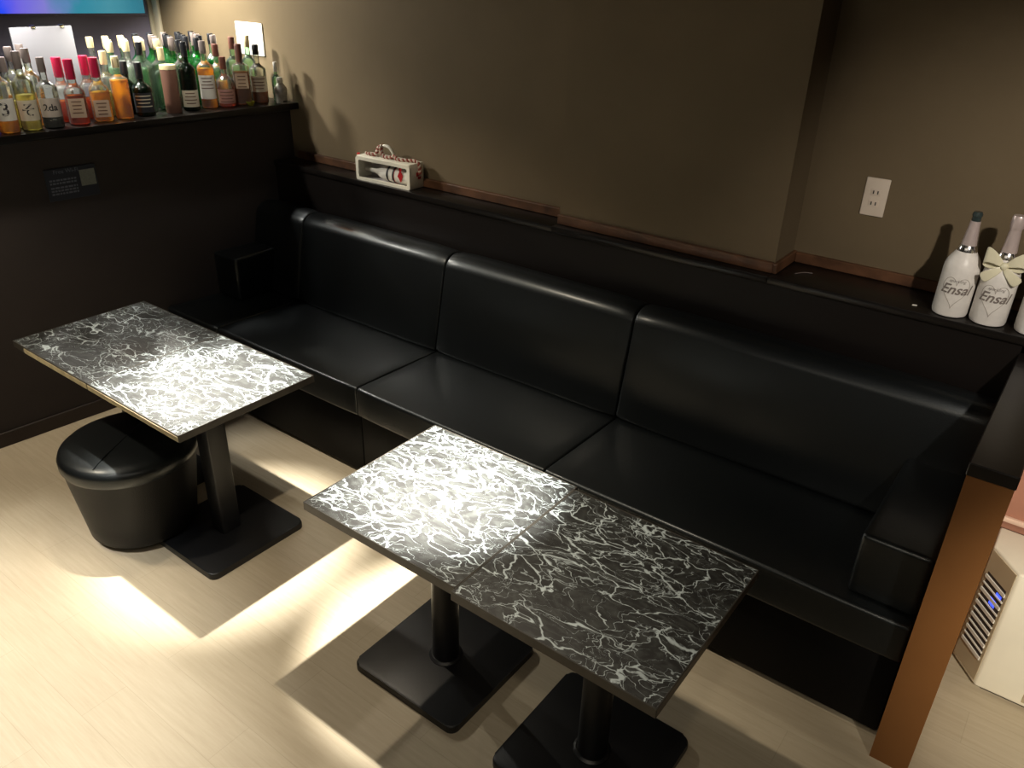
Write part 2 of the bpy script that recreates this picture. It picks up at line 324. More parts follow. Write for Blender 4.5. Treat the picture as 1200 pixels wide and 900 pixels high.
# ------------------------------------------------------------------ banquette
SX0, SX1 = LX(.88)+.014, 1.578
seams = [-1.76, -.742, .275]
t = thing('banquette_sofa', 'long black leather banquette sofa along the back wall', 'sofa', (0, .9, 0))
def soft(bm, x0, x1, prof, bev=.022, seg=5, puff=.012, cuts=14, ebev=None):
    """extrude a YZ profile between x0 and x1; round the edges; puff the middle outwards"""
    a = [bm.verts.new((x0, y, z)) for y, z in prof]; b = [bm.verts.new((x1, y, z)) for y, z in prof]
    n = len(prof); bm.faces.new(a); bm.faces.new(b[::-1])
    for i in range(n): bm.faces.new((a[i], b[i], b[(i+1) % n], a[(i+1) % n]))
    bmesh.ops.recalc_face_normals(bm, faces=bm.faces)
    es = [e for e in bm.edges if abs(e.verts[0].co.x-e.verts[1].co.x) > 1e-3] if ebev else list(bm.edges)
    bmesh.ops.bevel(bm, geom=es, offset=bev, segments=seg, affect='EDGES', profile=.5, clamp_overlap=True)
    if ebev:
        es = [e for e in bm.edges if abs(e.verts[0].co.x-e.verts[1].co.x) < 1e-5 and (abs(e.verts[0].co.x-x0) < 1e-5 or abs(e.verts[0].co.x-x1) < 1e-5)]
        bmesh.ops.bevel(bm, geom=es, offset=ebev, segments=3, affect='EDGES', profile=.5, clamp_overlap=True)
    bmesh.ops.recalc_face_normals(bm, faces=bm.faces)
    # longitudinal subdivision for the gentle bulge
    le = [e for e in bm.edges if abs(e.verts[0].co.x-e.verts[1].co.x) > .6*(x1-x0)]
    bmesh.ops.subdivide_edges(bm, edges=le, cuts=cuts, use_grid_fill=True)
    cy = sum(p[0] for p in prof)/n; cz = sum(p[1] for p in prof)/n
    for v in bm.verts:
        u = (v.co.x-x0)/(x1-x0); k = min(1, 4*min(u, 1-u)*1.6); k = math.sin(k*PI/2)
        d = Vector((0, v.co.y-cy, v.co.z-cz))
        if d.length > 1e-4: v.co += d.normalized()*puff*(k-1)
    if x0 < -2:
        for v in bm.verts:
            if v.co.x < x0 + .1: v.co.x += max(0, LX(v.co.y)+.014 - x0)
    return bm
xs = [SX0] + seams + [SX1]
AR = .205
for i in range(4):
    x0, x1 = xs[i]+.0015, xs[i+1]-.0015
    # plinth
    obj('base_panel', rel(soft(bmesh.new(), x0, x1, [(.905, .02), (1.6, .02), (1.6, .325), (.905, .325)], .006, 2, 0, 1), 0, -.9), 'leather_base', t)
    obj('seat_cushion', rel(soft(bmesh.new(), x0, x1, [(.88, .328), (1.5, .328), (1.5, .462), (.88, .475)], .018, 5, .004, 14, .008), 0, -.9), 'leather', t)
for i in range(4):
    x0, x1 = xs[i]+.0005, xs[i+1]-.0005
    if i == 0: x0 = LX(1.45)+.012
    obj('backrest', rel(soft(bmesh.new(), x0, x1, [(1.40, .455), (1.635, .455), (1.635, .925), (1.545, .94), (1.487, .905)], .028, 5, .007, 14, .011), 0, -.9), 'leather', t)
obj('armrest', rel(soft(bmesh.new(), 1.375, SX1, [(.935, .47), (1.5, .47), (1.5, .70), (.935, .69)], .016, 4, .002), 0, -.9), 'leather', t)
obj('armrest', rel(soft(bmesh.new(), LX(1.2)+.014, LX(1.2)+.014+AR, [(1.19, .47), (1.5, .47), (1.5, .715), (1.19, .71)], .016, 4, .002), 0, -.9), 'leather', t)

# ------------------------------------------------------------------ tables
def table(x, y, label, square=False, cx=None, cy=None, edge='edge_dark', group=None, worn=False):
    """x, y = front-left corner of the 0.6 m top"""
    bxc, byc = (cx if cx is not None else x+.3), (cy if cy is not None else y+.295)
    t = thing('pedestal_table', label, 'table', (bxc, byc, 0), 0, group)
    ox, oy = x-bxc, y-byc
    top = B(ox+.0015, ox+.5985, oy+.0015, oy+.5885, .676, .70, .001, 1); obj('tabletop', top, 'marble', t)
    bm = bmesh.new()
    x0, x1, y0, y1 = ox, ox+.60, oy, oy+.59
    w = .0035
    for r in ((x0, x1, y0-.001, y0+w), (x0, x1, y1-w, y1+.001), (x0-.001, x0+w, y0, y1), (x1-w, x1+.001, y0, y1)): bx(bm, *r, .672, .7008, .0008, 1)
    obj('edge_band', bm, edge, t)
    if worn:  # peeling beige strip; the light catching this edge is also in its colour
        o = obj('worn_lit_edge_strip', B(x0+(.10 if x < -1.5 else .003), x0+.597, y0-.0035, y0-.001, .675, .695), 'edge_cream', t); o['label'] = 'worn cream strip with painted-in light on the front edge'
    obj('mounting_plate', B(-.16, .16, -.16, .16, .652, .676, .004), 'steel', t)
    if square: obj('pedestal', B(-.042, .042, -.042, .042, .028, .652, .006, 3), 'steel', t)
    else:
        obj('pedestal', lathe(bmesh.new(), [(.046, .028), (.046, .652)], 32), 'steel', t)
        obj('collar', lathe(bmesh.new(), [(.058, .026), (.058, .031), (.05, .037), (.047, .037)], 32), 'steel', t)
    bm = bmesh.new(); s = .225
    pts = []
    for qx, qy, a0 in ((s, -s, -PI/2), (s, s, 0), (-s, s, PI/2), (-s, -s, PI)):
        for k in range(7):
            a = a0 + k*PI/12; pts.append((qx-math.copysign(.03, qx)+.03*math.cos(a), qy-math.copysign(.03, qy)+.03*math.sin(a)))
    prism(bm, pts, 0, .028)
    es = [e for e in bm.edges if all(v.co.z > .027 for v in e.verts)]
    bmesh.ops.bevel(bm, geom=es, offset=.008, segments=4, affect='EDGES', profile=.5)
    obj('base_plate', bm, 'steel', t)
    return t
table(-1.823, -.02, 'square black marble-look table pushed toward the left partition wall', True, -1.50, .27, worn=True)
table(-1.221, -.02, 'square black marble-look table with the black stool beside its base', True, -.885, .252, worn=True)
table(0, 0, 'brightly lit square black marble-look table in the middle of the room', False)
table(.602, -.016, 'square black marble-look table nearest the right partition', False, .902, .285)

# ------------------------------------------------------------------ stool
t = thing('drum_stool', 'round black leather drum stool tucked under the left tables', 'stool', (-1.195, .068, 0))
R = .26
obj('seat_pad', lathe(bmesh.new(), [(.05, .352), (R-.006, .352), (R, .365), (R, .392), (R-.006, .408), (R-.02, .420), (R-.05, .429), (.12, .434), (.02, .436)], 64), 'leather', t)
c = Vector((math.cos(-1.05), math.sin(-1.05), 0))
obj('top_seam', sweep(bmesh.new(), [c*s_*R*.90 + Vector((0, 0, .4355 - .020*max(0, abs(s_)-.6)**1.5*1.6)) for s_ in [k/12 for k in range(-12, 13)]], .0022, 6), 'leather', t)
obj('drum_body', lathe(bmesh.new(), [(R-.075, .032), (R-.056, .030), (R-.050, .038), (R-.042, .10), (R-.022, .25), (R-.010, .345), (R-.008, .353), (.05, .353)], 64), 'leather_dull', t)
for gx, gy in ((0, -.165), (-.13, -.075), (.13, -.075), (.01, .17)):
    obj('foot', lathe(bmesh.new(), [(.014, 0), (.016, .003), (.016, .034)], 14, cx=gx, cy=gy), 'steel', t)

# ------------------------------------------------------------------ bar counter
t = thing('bar_counter', 'black bar countertop on the left partition carrying the bottle collection', 'counter', (-2.5, .5, CZ))
bm = prism(bmesh.new(), [(-3.02, -1.6), (LX(-1.6)+.085, -1.6), (LX(YB)+.085, YB-.004), (-3.02, YB-.004)], CZ-.035, CZ, .004, 2)
obj('countertop', rel(bm, 2.5, -.5, -CZ), 'black_lam', t)

# sign on the left partition
phi = math.atan2(1, .07) - PI/2   # skew of the wall
yc = .557; t = thing('wall_sign', 'small dark notice plate with pale square on the left partition wall', 'sign', (LX(yc)+.0005, yc, 1.192), phi*1.)
obj('plate', B(0, .006, -.115, .115, -.073, .073, .001, 1), 'sign', t)
o = obj('card_patch', B(.006, .0068, .038, .108, -.022, .052), 'sign_card', t); o['label'] = 'pale grey square'
pl = lambda dy, dz: (lambda x, y: Vector((.0072, dy+x, dz+y)))
text_mesh('lettering', 'Free Wi-Fi', .026, 'sign_txt', t, pl(-.02, .057))
bm = bmesh.new()
for z in (.02, .006, -.014, -.028, -.042):
    y = -.10
    while y < .015:
        w = random.uniform(.008, .02); bx(bm, .006, .0068, y, min(y+w, .02), z-.004, z+.004); y += w+.004
obj('small_print', bm, 'sign_txt', t, smooth=False)

# ------------------------------------------------------------------ display behind the bar
p0, p1 = Vector((-3.66, 1.03, 0)), Vector((-3.37, 1.745, 0)); dv = (p1-p0); L_ = dv.length; rz = math.atan2(dv.y, dv.x)
mid = p1 - dv.normalized()*.60
t = thing('display_screen', 'large display glowing blue and teal behind the bar bottles', 'screen', (mid.x, mid.y, 0), rz)
bm = B(-.66, .605, .012, .10, 0, 2.5, .006)
obj('case', bm, 'tv', t)
obj('screen', B(-.62, .585, .004, .012, 1.83, 2.44), 'screen', t)
bm = bmesh.new(); bx(bm, -.63, .597, -.004, .012, 1.815, 1.83, .003)
o = obj('bezel', bm, 'tv', t)

# wall socket by the bar
def wall_plate(label, x, y, z, w, h, m='outlet', holes=True):
    t = thing('wall_outlet' if holes else 'wall_switch', label, 'outlet' if holes else 'switch', (x, y, z))
    obj('cover_plate', B(-w/2, w/2, -.007, 0, -h/2, h/2, .004, 3), m, t)
    if holes:
        for zz in (.018, -.022):
            s = obj('socket', B(-.018, .018, -.009, -.006, zz-.012, zz+.012, .002), m, t)
            for xx in (-.0075, .0075): obj('slot', B(xx-.0022, xx+.0022, -.0096, -.0088, zz-.006, zz+.006), 'socket_dark', s)
    else:
        obj('rocker', B(-.03, .03, -.010, -.006, -.045, .045, .003), m, t)
    return t
wall_plate('white double wall outlet on the recessed wall above the ledge', .983, YREC, 1.435, .083, .137)
t = wall_plate('white switch plate on the pale wall above the bar bottles', -2.44, YB, 1.745, .24, .17, 'white', False)

# menu holder behind the bottles
t = thing('menu_holder', 'white card holder standing behind the bottles in front of the display', 'menu holder', (-2.80, .83, CZ), .0)
obj('card', B(-.004, .004, -.15, .15, .01, .375, .002), 'paper', t); obj('stand', B(-.035, .035, -.15, .15, 0, .012, .003), 'paper', t)
obj('clip', B(-.008, .008, -.05, -.03, .365, .382, .002), 'silver', t); obj('clip', B(-.008, .008, .09, .11, .365, .382, .002), 'silver', t)

# ------------------------------------------------------------------ bottles
PR = {
 'whisky': dict(r=.043, body=.165, sh=.205, neck=.0145, top=.285, sq=0),
 'tall':   dict(r=.041, body=.195, sh=.235, neck=.0145, top=.315, sq=0),
 'square': dict(r=.040, body=.175, sh=.200, neck=.0145, top=.27, sq=5),
 'wax':    dict(r=.044, body=.135, sh=.185, neck=.0185, top=.27, sq=3.2),
 'stout':  dict(r=.046, body=.12, sh=.165, neck=.015, top=.235, sq=0),
 'wine':   dict(r=.0365, body=.19, sh=.235, neck=.0140, top=.32, sq=0),
}
def bottle_prof(d, ins=0., top=None):
    r, n = d['r']-ins, d['neck']-ins*.6; p = [(r-.006, .0+ins), (r, .006+ins), (r, d['body'])]
    for k in range(1, 8):
        u = k/8; s = .5-.5*math.cos(u*PI); p.append((r+(n-r)*s, d['body']+(d['sh']-d['body'])*(u**.8)))
    p += [(n, d['sh']+.004), (n, d['top'])]
    return p
def wrap(r, sq=0):
    """map flat (x, z) onto the bottle side facing +X"""
    def f(x, z, e=.0006):
        a = x/r
        if sq: return Vector((r+e, x, z)) if abs(x) < r*.8 else Vector((r*.96, math.copysign(r*.8, x), z))
        return Vector(((r+e)*math.cos(a), (r+e)*math.sin(a), z))
    return f
def label_patch(r, sq, w, z0, z1, e=.0005, n=14):
    bm = bmesh.new(); f = wrap(r, sq); rows = []
    for z in (z0, z1):
        rows.append([bm.verts.new(f(-w/2+w*k/n, z, e)) for k in range(n+1)])
    for k in range(n): bm.faces.new((rows[0][k], rows[0][k+1], rows[1][k+1], rows[1][k]))
    g = bmesh.ops.extrude_face_region(bm, geom=list(bm.faces)); bmesh.ops.translate(bm, vec=(-.0008, 0, 0), verts=[v for v in g['geom'] if isinstance(v, bmesh.types.BMVert)])
    return bm
def bottle(kind, x, y, label, gl='g_clear', liq=None, fill=.6, cap='capblack', caph=.045, lab=None, txt=None, name='liquor_bottle', group=None, yaw=None, labz=None, sc=1., tsize=.05, z=CZ):
    d = PR[kind]; ya = yaw if yaw is not None else math.atan2(-1.21-y, 1.66-x)
    t = thing(name, label, 'bottle', (x, y, z), ya, group); t.scale = (sc, sc, sc)
    obj('glass', lathe(bmesh.new(), bottle_prof(d), 24, sq=d['sq']), gl, t)
    if liq:
        p = bottle_prof(d, .0035); top = d['body']*fill/.8 if fill <= .8 else d['body']
        q = [a for a in p if a[1] < top]; q.append((q[-1][0], top)) if top <= d['body'] else None
        obj('liquor', lathe(bmesh.new(), q, 24, sq=d['sq']), liq, t)
    n = d['neck']; T = d['top']
    obj('cap', lathe(bmesh.new(), [(n+.0015, T-caph), (n+.0022, T-caph+.003), (n+.0022, T+.006), (n+.0005, T+.010)], 18), cap, t)
    if lab:
        z0, z1 = labz or (.045, .045+.075)
        w = d['r']*(1.5 if d['sq'] else 2.3)
        lo = obj('label', label_patch(d['r'], d['sq'], w, z0, z1), lab, t)
        f = wrap(d['r'], d['sq'])
        if txt:
            zc = (z0+z1)/2
            text_mesh('lettering', txt, tsize, 'ink' if lab not in ('lab_tan', 'lab_rose') else 'ink_brown', lo, lambda a, b: f(a, zc+b, .0012), bold=.0006)
        else:
            bm = bmesh.new()
            for k in range(4):
                zz = z1-.014-k*.016; ww = w*random.uniform(.45, .75)
                v = [bm.verts.new(f(sx, sz, .0011)) for sz in (zz-.0022, zz+.0022) for sx in [(-ww/2+ww*i/6) for i in range(7)]]
                for i in range(6): bm.faces.new((v[i], v[i+1], v[i+8], v[i+7]))
            obj('print', bm, 'ink_brown' if lab != 'lab_dark' else 'lab_cream', lo)
    return t
X1 = -2.235
# front row
bottle('tall', X1, .345, 'clear whisky bottle whose white label shows a large black 3, at the bar end', 'g_clear', 'l_amber', .5, 'capgrey', .06, 'lab_white', '3', labz=(.055, .145), tsize=.075)
bottle('tall', X1, .440, 'clear bottle with brushed black lettering, just right of the white 3 label', 'g_clear', 'l_pale', .62, 'capgrey', .06, 'lab_cream', 'そ', labz=(.045, .13), tsize=.06)
bottle('whisky', X1, .535, 'bottle with greyish label and dark base, left of the crimson-capped bottles', 'g_clear', 'l_dark', .3, 'capgrey', .05, 'lab_grey', '2da', labz=(.05, .13), tsize=.04)
bottle('wax', X1, .653, 'crimson-wax bourbon bottle with reddish tan label in the front row, left one', 'g_clear', 'l_red', .75, 'wax', .075, 'lab_tan', None, labz=(.035, .118))
bottle('wax', X1, .768, 'crimson-wax bourbon bottle in the front row beside the orange bottle', 'g_clear', 'l_amber', .78, 'wax', .075, 'lab_tan', None, labz=(.025, .10))
bottle('square', X1, .872, 'square bottle filled with bright orange liqueur', 'g_clear', 'l_orange', .8, 'capcream', .04, None)
bottle('stout', X1-.01, .985, 'squat dark bottle with black label, right of the orange bottle', 'g_dark', 'l_dark', .7, 'capblack', .065, 'lab_dark', None, labz=(.02, .11))
t = thing('brown_tin', 'tall brown cylindrical tin standing among the bar bottles', 'tin', (X1+.005, 1.130, CZ))
obj('tin_body', lathe(bmesh.new(), [(.037, 0), (.038, .003), (.038, .205), (.037, .208)], 28), 'tin', t); obj('lid', lathe(bmesh.new(), [(.0385, .205), (.0385, .222), (.036, .226)], 28), 'capcream', t)
bottle('tall', X1, 1.235, 'dark green bottle with cream label, right of the brown tin', 'g_dark', 'l_dark', .6, 'capblack', .06, 'lab_cream', None, labz=(.02, .10))
bottle('tall', X1+.01, 1.335, 'amber whisky bottle with tall pale label in the front row', 'g_clear', 'l_amber', .8, 'capgrey', .05, 'lab_lw' if 0 else 'lab_white', None, labz=(.05, .165))
bottle('stout', X1+.02, 1.435, 'squat bottle with rose label in the front row', 'g_clear', 'l_red', .5, 'capbrown', .05, 'lab_rose', None, labz=(.02, .09))
bottle('square', X1+.025, 1.535, 'square amber bottle with brown neck foil near the wall', 'g_clear', 'l_brown', .7, 'capbrown', .08, 'lab_tan', None, sc=1.08, labz=(.08, .15))
bottle('whisky', X1+.035, 1.635, 'clear bottle with cream and red label near the back wall', 'g_clear', 'l_brown', .3, 'capblack', .04, 'lab_cream', None, labz=(.06, .14))
bottle('wine', -2.165, 1.725, 'slim pale bottle with white cap beside the grey decanter', 'g_pale', None, 0, 'capwhite', .07, None, sc=.62)
t = thing('grey_decanter', 'small grey frosted decanter with white stopper at the counter corner', 'decanter', (-2.105, 1.70, CZ))
obj('decanter_body', lathe(bmesh.new(), [(.026, 0), (.03, .003), (.031, .035), (.034, .06), (.033, .08), (.022, .098), (.012, .108)], 28), 'plush', t)
obj('stopper', lathe(bmesh.new(), [(.013, .105), (.017, .11), (.018, .125), (.013, .135)], 20), 'capwhite', t)
obj('foot_patch', B(.012, .033, -.012, .012, .008, .018, .003), 'capblack', t)
t = thing('lime_dish', 'small lime-yellow glass dish at the counter edge', 'dish', (-2.155, 1.535, CZ)); obj('bowl', lathe(bmesh.new(), [(.012, 0), (.014, .004), (.022, .016), (.024, .022), (.021, .0215), (.012, .008)], 24), 'lime', t)

# second row
R2 = [(.42, 'whisky', 'g_clear', 'l_pale', 'capgrey', 'grey-capped clear bottle behind the brush-lettered bottle'),
      (.525, 'tall', 'g_clear', 'l_amber', 'capgrey', 'grey-capped tall clear bottle behind the greyish label bottle'),
      (.652, 'wax', 'g_clear', 'l_red', 'wax', 'crimson-wax bottle in the second row, nearest the greyish label'),
      (.776, 'wax', 'g_clear', 'l_red', 'wax', 'crimson-wax bottle in the second row between two front ones'),
      (.872, 'whisky', 'g_clear', 'l_pale', 'capcream', 'cream-capped clear bottle directly behind the orange bottle'),
      (.965, 'stout', 'g_dark', 'l_dark', 'capblack', 'black-capped squat dark bottle left of the brown tin, second row'),
      (1.06, 'tall', 'g_pale', None, 'capblack', 'black-capped pale green bottle behind the squat dark bottle'),
      (1.17, 'whisky', 'g_pale', None, 'capcream', 'cream-capped pale green bottle behind the brown tin'),
      (1.275, 'tall', 'g_clear', 'l_brown', 'capblack', 'black-capped tall clear bottle behind the dark green bottle'),
      (1.38, 'wine', 'g_green', None, 'capblack', 'black-capped green bottle behind the amber whisky bottle'),
      (1.485, 'whisky', 'g_clear', 'l_amber', 'capbrown', 'brown-capped amber bottle behind the rose label bottle'),
      (1.590, 'tall', 'g_pale', 'l_brown', 'capbrown', 'brown-necked bottle in the second row near the wall'),
      (1.685, 'wine', 'g_pale', None, 'capcream', 'pale neck bottle with cream capsule nearest the wall')]
for y, k, g, l, c_, lb in R2:
    bottle(k, -2.338, y, lb, g, l, .55, c_, .075 if c_ == 'wax' else .05, None)
# back rows: cream-capped clear bottles, then green ones with dark caps
def row(x, ys, off):
    for i, y in enumerate(ys):
        if y < .75: bottle('tall', x, y, 'grey-capped clear bottle at the far left of the bar', 'g_clear', 'l_pale', .4, ['capgrey', 'capcream'][i % 2], .05, None, group='bottles at the left end of the back rows')
        elif y < 1.24: bottle('tall', x, y, 'cream-capped clear bottle in the packed back rows left of the green bottles', ['g_clear', 'g_pale'][i % 2], None, .4, 'capcream', .04, None, group='cream-capped bottles in the back rows')
        elif y < 1.55: bottle('wine', x, y, 'bright green bottle with dark cap in the packed back rows', 'g_green', None, 0, ['capblack', 'capblack', 'capgrey'][(i+off) % 3], .055, None, group='green bottles in the back rows')
        else: bottle('wine', x, y, 'pale green bottle with dark cap at the wall end of the back rows', 'g_pale', None, 0, 'capblack', .045, None, group='pale bottles at the wall end of the back rows')
for j, x in enumerate((-2.44, -2.53, -2.62, -2.71)):
    n = 14; y0 = .47 + (j % 2)*.045
    row(x, ([.50] if j == 0 else [.59] if j == 1 else []) + [y for y in (y0 + .083*k for k in range(n)) if .93 + .02*j < y < 1.75], j)
# keep the card holder clear
# ------------------------------------------------------------------ gift bottle carrier on the ledge
t = thing('bottle_carrier', 'white gift carrier with a bottle inside and a red-white cord, on the ledge', 'gift box', (-1.31, 1.715, LZ), .03)
w, dpt, h = .365, .105, .118
bm = bmesh.new(); y0, y1 = -dpt/2, dpt/2; x0, x1 = -w/2, w/2
# open fronted case: back, top, bottom, ends
bx(bm, x0, x1, y1-.006, y1, 0, h, .002); bx(bm, x0, x1, y0, y1, 0, .006, .002); bx(bm, x0, x1, y0, y1, h-.006, h, .002)
obj('case_lining', bm, 'carrier_in', t)
bm = bmesh.new()
obj('end_panel', B(x1-.006, x1+.002, y0, y1, .001, h, .004, 3), 'carrier', t); obj('end_panel', B(x0-.002, x0+.006, y0, y1, .001, h, .004, 3), 'carrier', t)
# rounded rectangular front frame
def rring(hw, hh, r, n=6):
    pts = []
    for sx, sz, a0 in ((1, -1, -PI/2), (1, 1, 0), (-1, 1, PI/2), (-1, -1, PI)):
        for k in range(n+1):
            a = a0+k*PI/2/n; pts.append((sx*(hw-r)+r*math.cos(a), sz*(hh-r)+r*math.sin(a)))
    return pts
bm = bmesh.new(); o_ = rring(w/2+.003, h/2+.001, .014); i_ = rring(w/2-.016, h/2-.015, .010)
vv = [[bm.verts.new((x, yy, z+h/2)) for x, z in ring] for yy in (y0-.004, y0+.010) for ring in (o_, i_)]
n = len(o_)
for i in range(n):
    j = (i+1) % n
    bm.faces.new((vv[0][i], vv[0][j], vv[1][j], vv[1][i])); bm.faces.new((vv[2][i], vv[3][i], vv[3][j], vv[2][j]))
    bm.faces.new((vv[0][i], vv[2][i], vv[2][j], vv[0][j])); bm.faces.new((vv[1][i], vv[1][j], vv[3][j], vv[3][i]))
obj('front_frame', bm, 'carrier', t)
obj('top_cover', B(x0, x1, y0+.0, y1, h-.001, h+.006, .004, 3), 'carrier', t)
# bottle lying inside (neck to the left), its bands and a red emblem
bm = lathe(bmesh.new(), [(.012, -.165), (.014, -.16), (.014, -.10), (.018, -.075), (.033, -.045), (.041, -.01), (.042, .0), (.042, .165), (.036, .17)], 32)
bmesh.ops.rotate(bm, verts=bm.verts, cent=(0, 0, 0), matrix=Matrix.Rotation(PI/2, 3, 'Y')); rel(bm, 0, 0, .006+.0435)
bo = obj('enclosed_bottle', bm, 'lab_white', t)
for xx, r, m in ((.012, .0428, 'ink'), (.052, .0428, 'ink'), (.055, .0424, 'red')):
    b2 = lathe(bmesh.new(), [(r, xx), (r+.0006, xx+.001), (r+.0006, xx+.011), (r, xx+.012)], 32)
    bmesh.ops.rotate(b2, verts=b2.verts, cent=(0, 0, 0), matrix=Matrix.Rotation(PI/2, 3, 'Y')); rel(b2, 0, 0, .006+.0435); obj('band', b2, m, bo)
# red hourglass / bow emblem at the right
bm = bmesh.new()
pts = [(0, .040), (.020, .040), (.012, .020), (.024, .0), (.010, -.034), (-.012, -.006), (.0, .016)]
f3 = [bm.verts.new((.105+x, y0+.008, h/2+.002+z)) for x, z in pts]; bm.faces.new(f3[::-1])
g = bmesh.ops.extrude_face_region(bm, geom=list(bm.faces)); bmesh.ops.translate(bm, vec=(0, .002, 0), verts=[v for v in g['geom'] if isinstance(v, bmesh.types.BMVert)])
obj('red_emblem', bm, 'red', t)
bm = bmesh.new(); bx(bm, x1+.002, x1+.0035, -.005, .012, .060, .080); bx(bm, x1+.002, x1+.0035, .006, .028, .045, .058); obj('side_mark', bm, 'red', t)
obj('end_stud', lathe(bmesh.new(), [(.006, 0), (.008, .003), (.008, .012), (.005, .015)], 14, cx=x0-.004, cy=-.03, z=h-.002), 'redbright', t)
# loop handle
hp = [(-.018 + .055*math.cos(a) , 0, h+.002+.062*math.sin(a)) for a in [PI*k/18 for k in range(19)]]
obj('handle', sweep(bmesh.new(), hp, .0085, 12), 'carrier', t)
# twisted two-strand cord lying over the top and climbing the handle
path = [Vector((-.15, -.012, h+.013)), Vector((-.11, -.02, h+.014)), Vector((-.08, -.012, h+.017)), Vector((-.067, -.010, h+.045)), Vector((-.045, -.012, h+.060)), Vector((-.035, -.016, h+.03)), Vector((-.01, -.02, h+.014)), Vector((.03, -.016, h+.016)), Vector((.05, -.01, h+.024)), Vector((.075, -.02, h+.013)), Vector((.12, -.006, h+.013)), Vector((.165, .01, h+.013)), Vector((.190, .012, h-.004)), Vector((.191, .016, h-.05))]
def spline(P, m=14):
    out = []
    for i in range(len(P)-1):
        a, b, c, d = P[max(i-1, 0)], P[i], P[i+1], P[min(i+2, len(P)-1)]
        for k in range(m):
            u = k/m; out.append(.5*((2*b)+(-a+c)*u+(2*a-5*b+4*c-d)*u*u+(-a+3*b-3*c+d)*u**3))
    return out+[P[-1]]
sp = spline(path)
for s_, mm in ((0, 'ropew'), (PI, 'roper')):
    q = []
    up = Vector((0, 0, 1)); dist = 0
    for i, p in enumerate(sp):
        tt = (sp[min(i+1, len(sp)-1)]-sp[max(i-1, 0)]).normalized(); u = tt.cross(Vector((0, 1, .1))).normalized(); v = tt.cross(u)
        if i: dist += (p-sp[i-1]).length
        a = dist/.022*2*PI + s_; q.append(p+u*.0048*math.cos(a)+v*.0048*math.sin(a))
    obj('cord_strand', sweep(bmesh.new(), q, .0052, 7), mm, t)

# ------------------------------------------------------------------ champagne-style bottles on the ledge
CR, CH = .052, .345
def bow(t):
    bm = bmesh.new()
    def strip(P, wd, wdir):
        vs = []
        for i, p in enumerate(P):
            wv = Vector(wdir)*wd(i/(len(P)-1)); vs.append((bm.verts.new(Vector(p)-wv), bm.verts.new(Vector(p)+wv)))
        for a, b in zip(vs, vs[1:]): bm.faces.new((a[0], b[0], b[1], a[1]))
    zc = .205; x = .046
    for s in (-1, 1):
        strip([(x, 0, zc), (x+.012, s*.022, zc+.020), (x+.010, s*.052, zc+.032), (x-.002, s*.064, zc+.024), (x-.010, s*.054, zc+.006), (x-.008, s*.020, zc), (x-.002, 0, zc)], lambda u: .008+.022*math.sin(PI*u), (0, 0, 1))
        strip([(x+.002, 0, zc-.004), (x+.012, s*.014, zc-.016), (x+.014, s*.036, zc-.034), (x+.010, s*.055, zc-.050)], lambda u: .007+.015*u, (0, .75*s*-1 if 0 else .6, .8 if s > 0 else -.8) if 0 else (0, .6*s, .8))
    o = obj('bow', bm, 'ribbon', t); sm = o.modifiers.new('thick', 'SOLIDIFY'); sm.thickness = .0018; ss = o.modifiers.new('sub', 'SUBSURF'); ss.levels = 2; ss.render_levels = 2
    k = bmesh.new(); bmesh.ops.create_uvsphere(k, u_segments=16, v_segments=10, radius=.011); bmesh.ops.scale(k, vec=(.9, 1, 1.15), verts=k.verts); rel(k, x+.004, 0, zc); obj('knot', k, 'ribbon', o)
    # band round the shoulder
    obj('band', sweep(bmesh.new(), [((.041)*math.cos(a*PI/16), .041*math.sin(a*PI/16), zc) for a in range(33)], .004, 6, False), 'ribbon', o)
def champagne(x, y, label, withbow, opened):
    t = thing('sparkling_wine_bottle', label, 'bottle', (x, y, LZ), math.atan2(-1.21-y, 1.66-x))
    obj('glass', lathe(bmesh.new(), [(.046, 0), (.053, .004), (.055, .012), (.055, .155), (.0535, .172), (.049, .188), (.041, .203), (.032, .216), (.0245, .230), (.019, .250), (.0165, .275)], 40), 'champ', t)
    if opened:
        obj('neck_foil', lathe(bmesh.new(), [(.0235, .238), (.0210, .262), (.0165, .300), (.0155, .318)], 28), 'foil', t)
        obj('neck_tip', lathe(bmesh.new(), [(.0135, .316), (.0135, .332), (.0155, .334), (.0155, .341), (.012, .348)], 24), 'darkcap', t)
    else:
        obj('neck_foil', lathe(bmesh.new(), [(.0235, .238), (.0205, .268), (.0168, .310), (.0175, .314), (.0205, .320), (.0205, .350), (.018, .357)], 28), 'foil', t)
    obj('neck_band', lathe(bmesh.new(), [(.0305, .219), (.0295, .229), (.0240, .240), (.0225, .2405)], 28), 'silver', t)
    f = wrap(.0554)
    # heart outline
    hb = bmesh.new(); P = []
    for k in range(49):
        a = 2*PI*k/48; hx = 16*math.sin(a)**3; hz = 13*math.cos(a)-5*math.cos(2*a)-2*math.cos(3*a)-math.cos(4*a)
        P.append(f(hx*.0026, .095+hz*.0036, .0))
    sweep(hb, P, .0010, 5, False); obj('heart_outline', hb, 'print2', t)
    text_mesh('lettering', 'Ensal', .046, 'print', t, lambda a, b: f(a, .098+b, .0008), shear=.35, bold=.0008)
    text_mesh('small_lettering', 'sparkling', .014, 'print', t, lambda a, b: f(a, .128+b, .0008), shear=.35)
    if withbow: bow(t)
    return t
champagne(1.342, 1.708, 'white sparkling wine bottle with open dark neck, leftmost of the three', False, True)
champagne(1.458, 1.708, 'white sparkling wine bottle wearing a cream bow, full foil neck', True, False)
champagne(1.592, 1.706, 'white sparkling wine bottle with cream bow cut by the right edge', True, False)

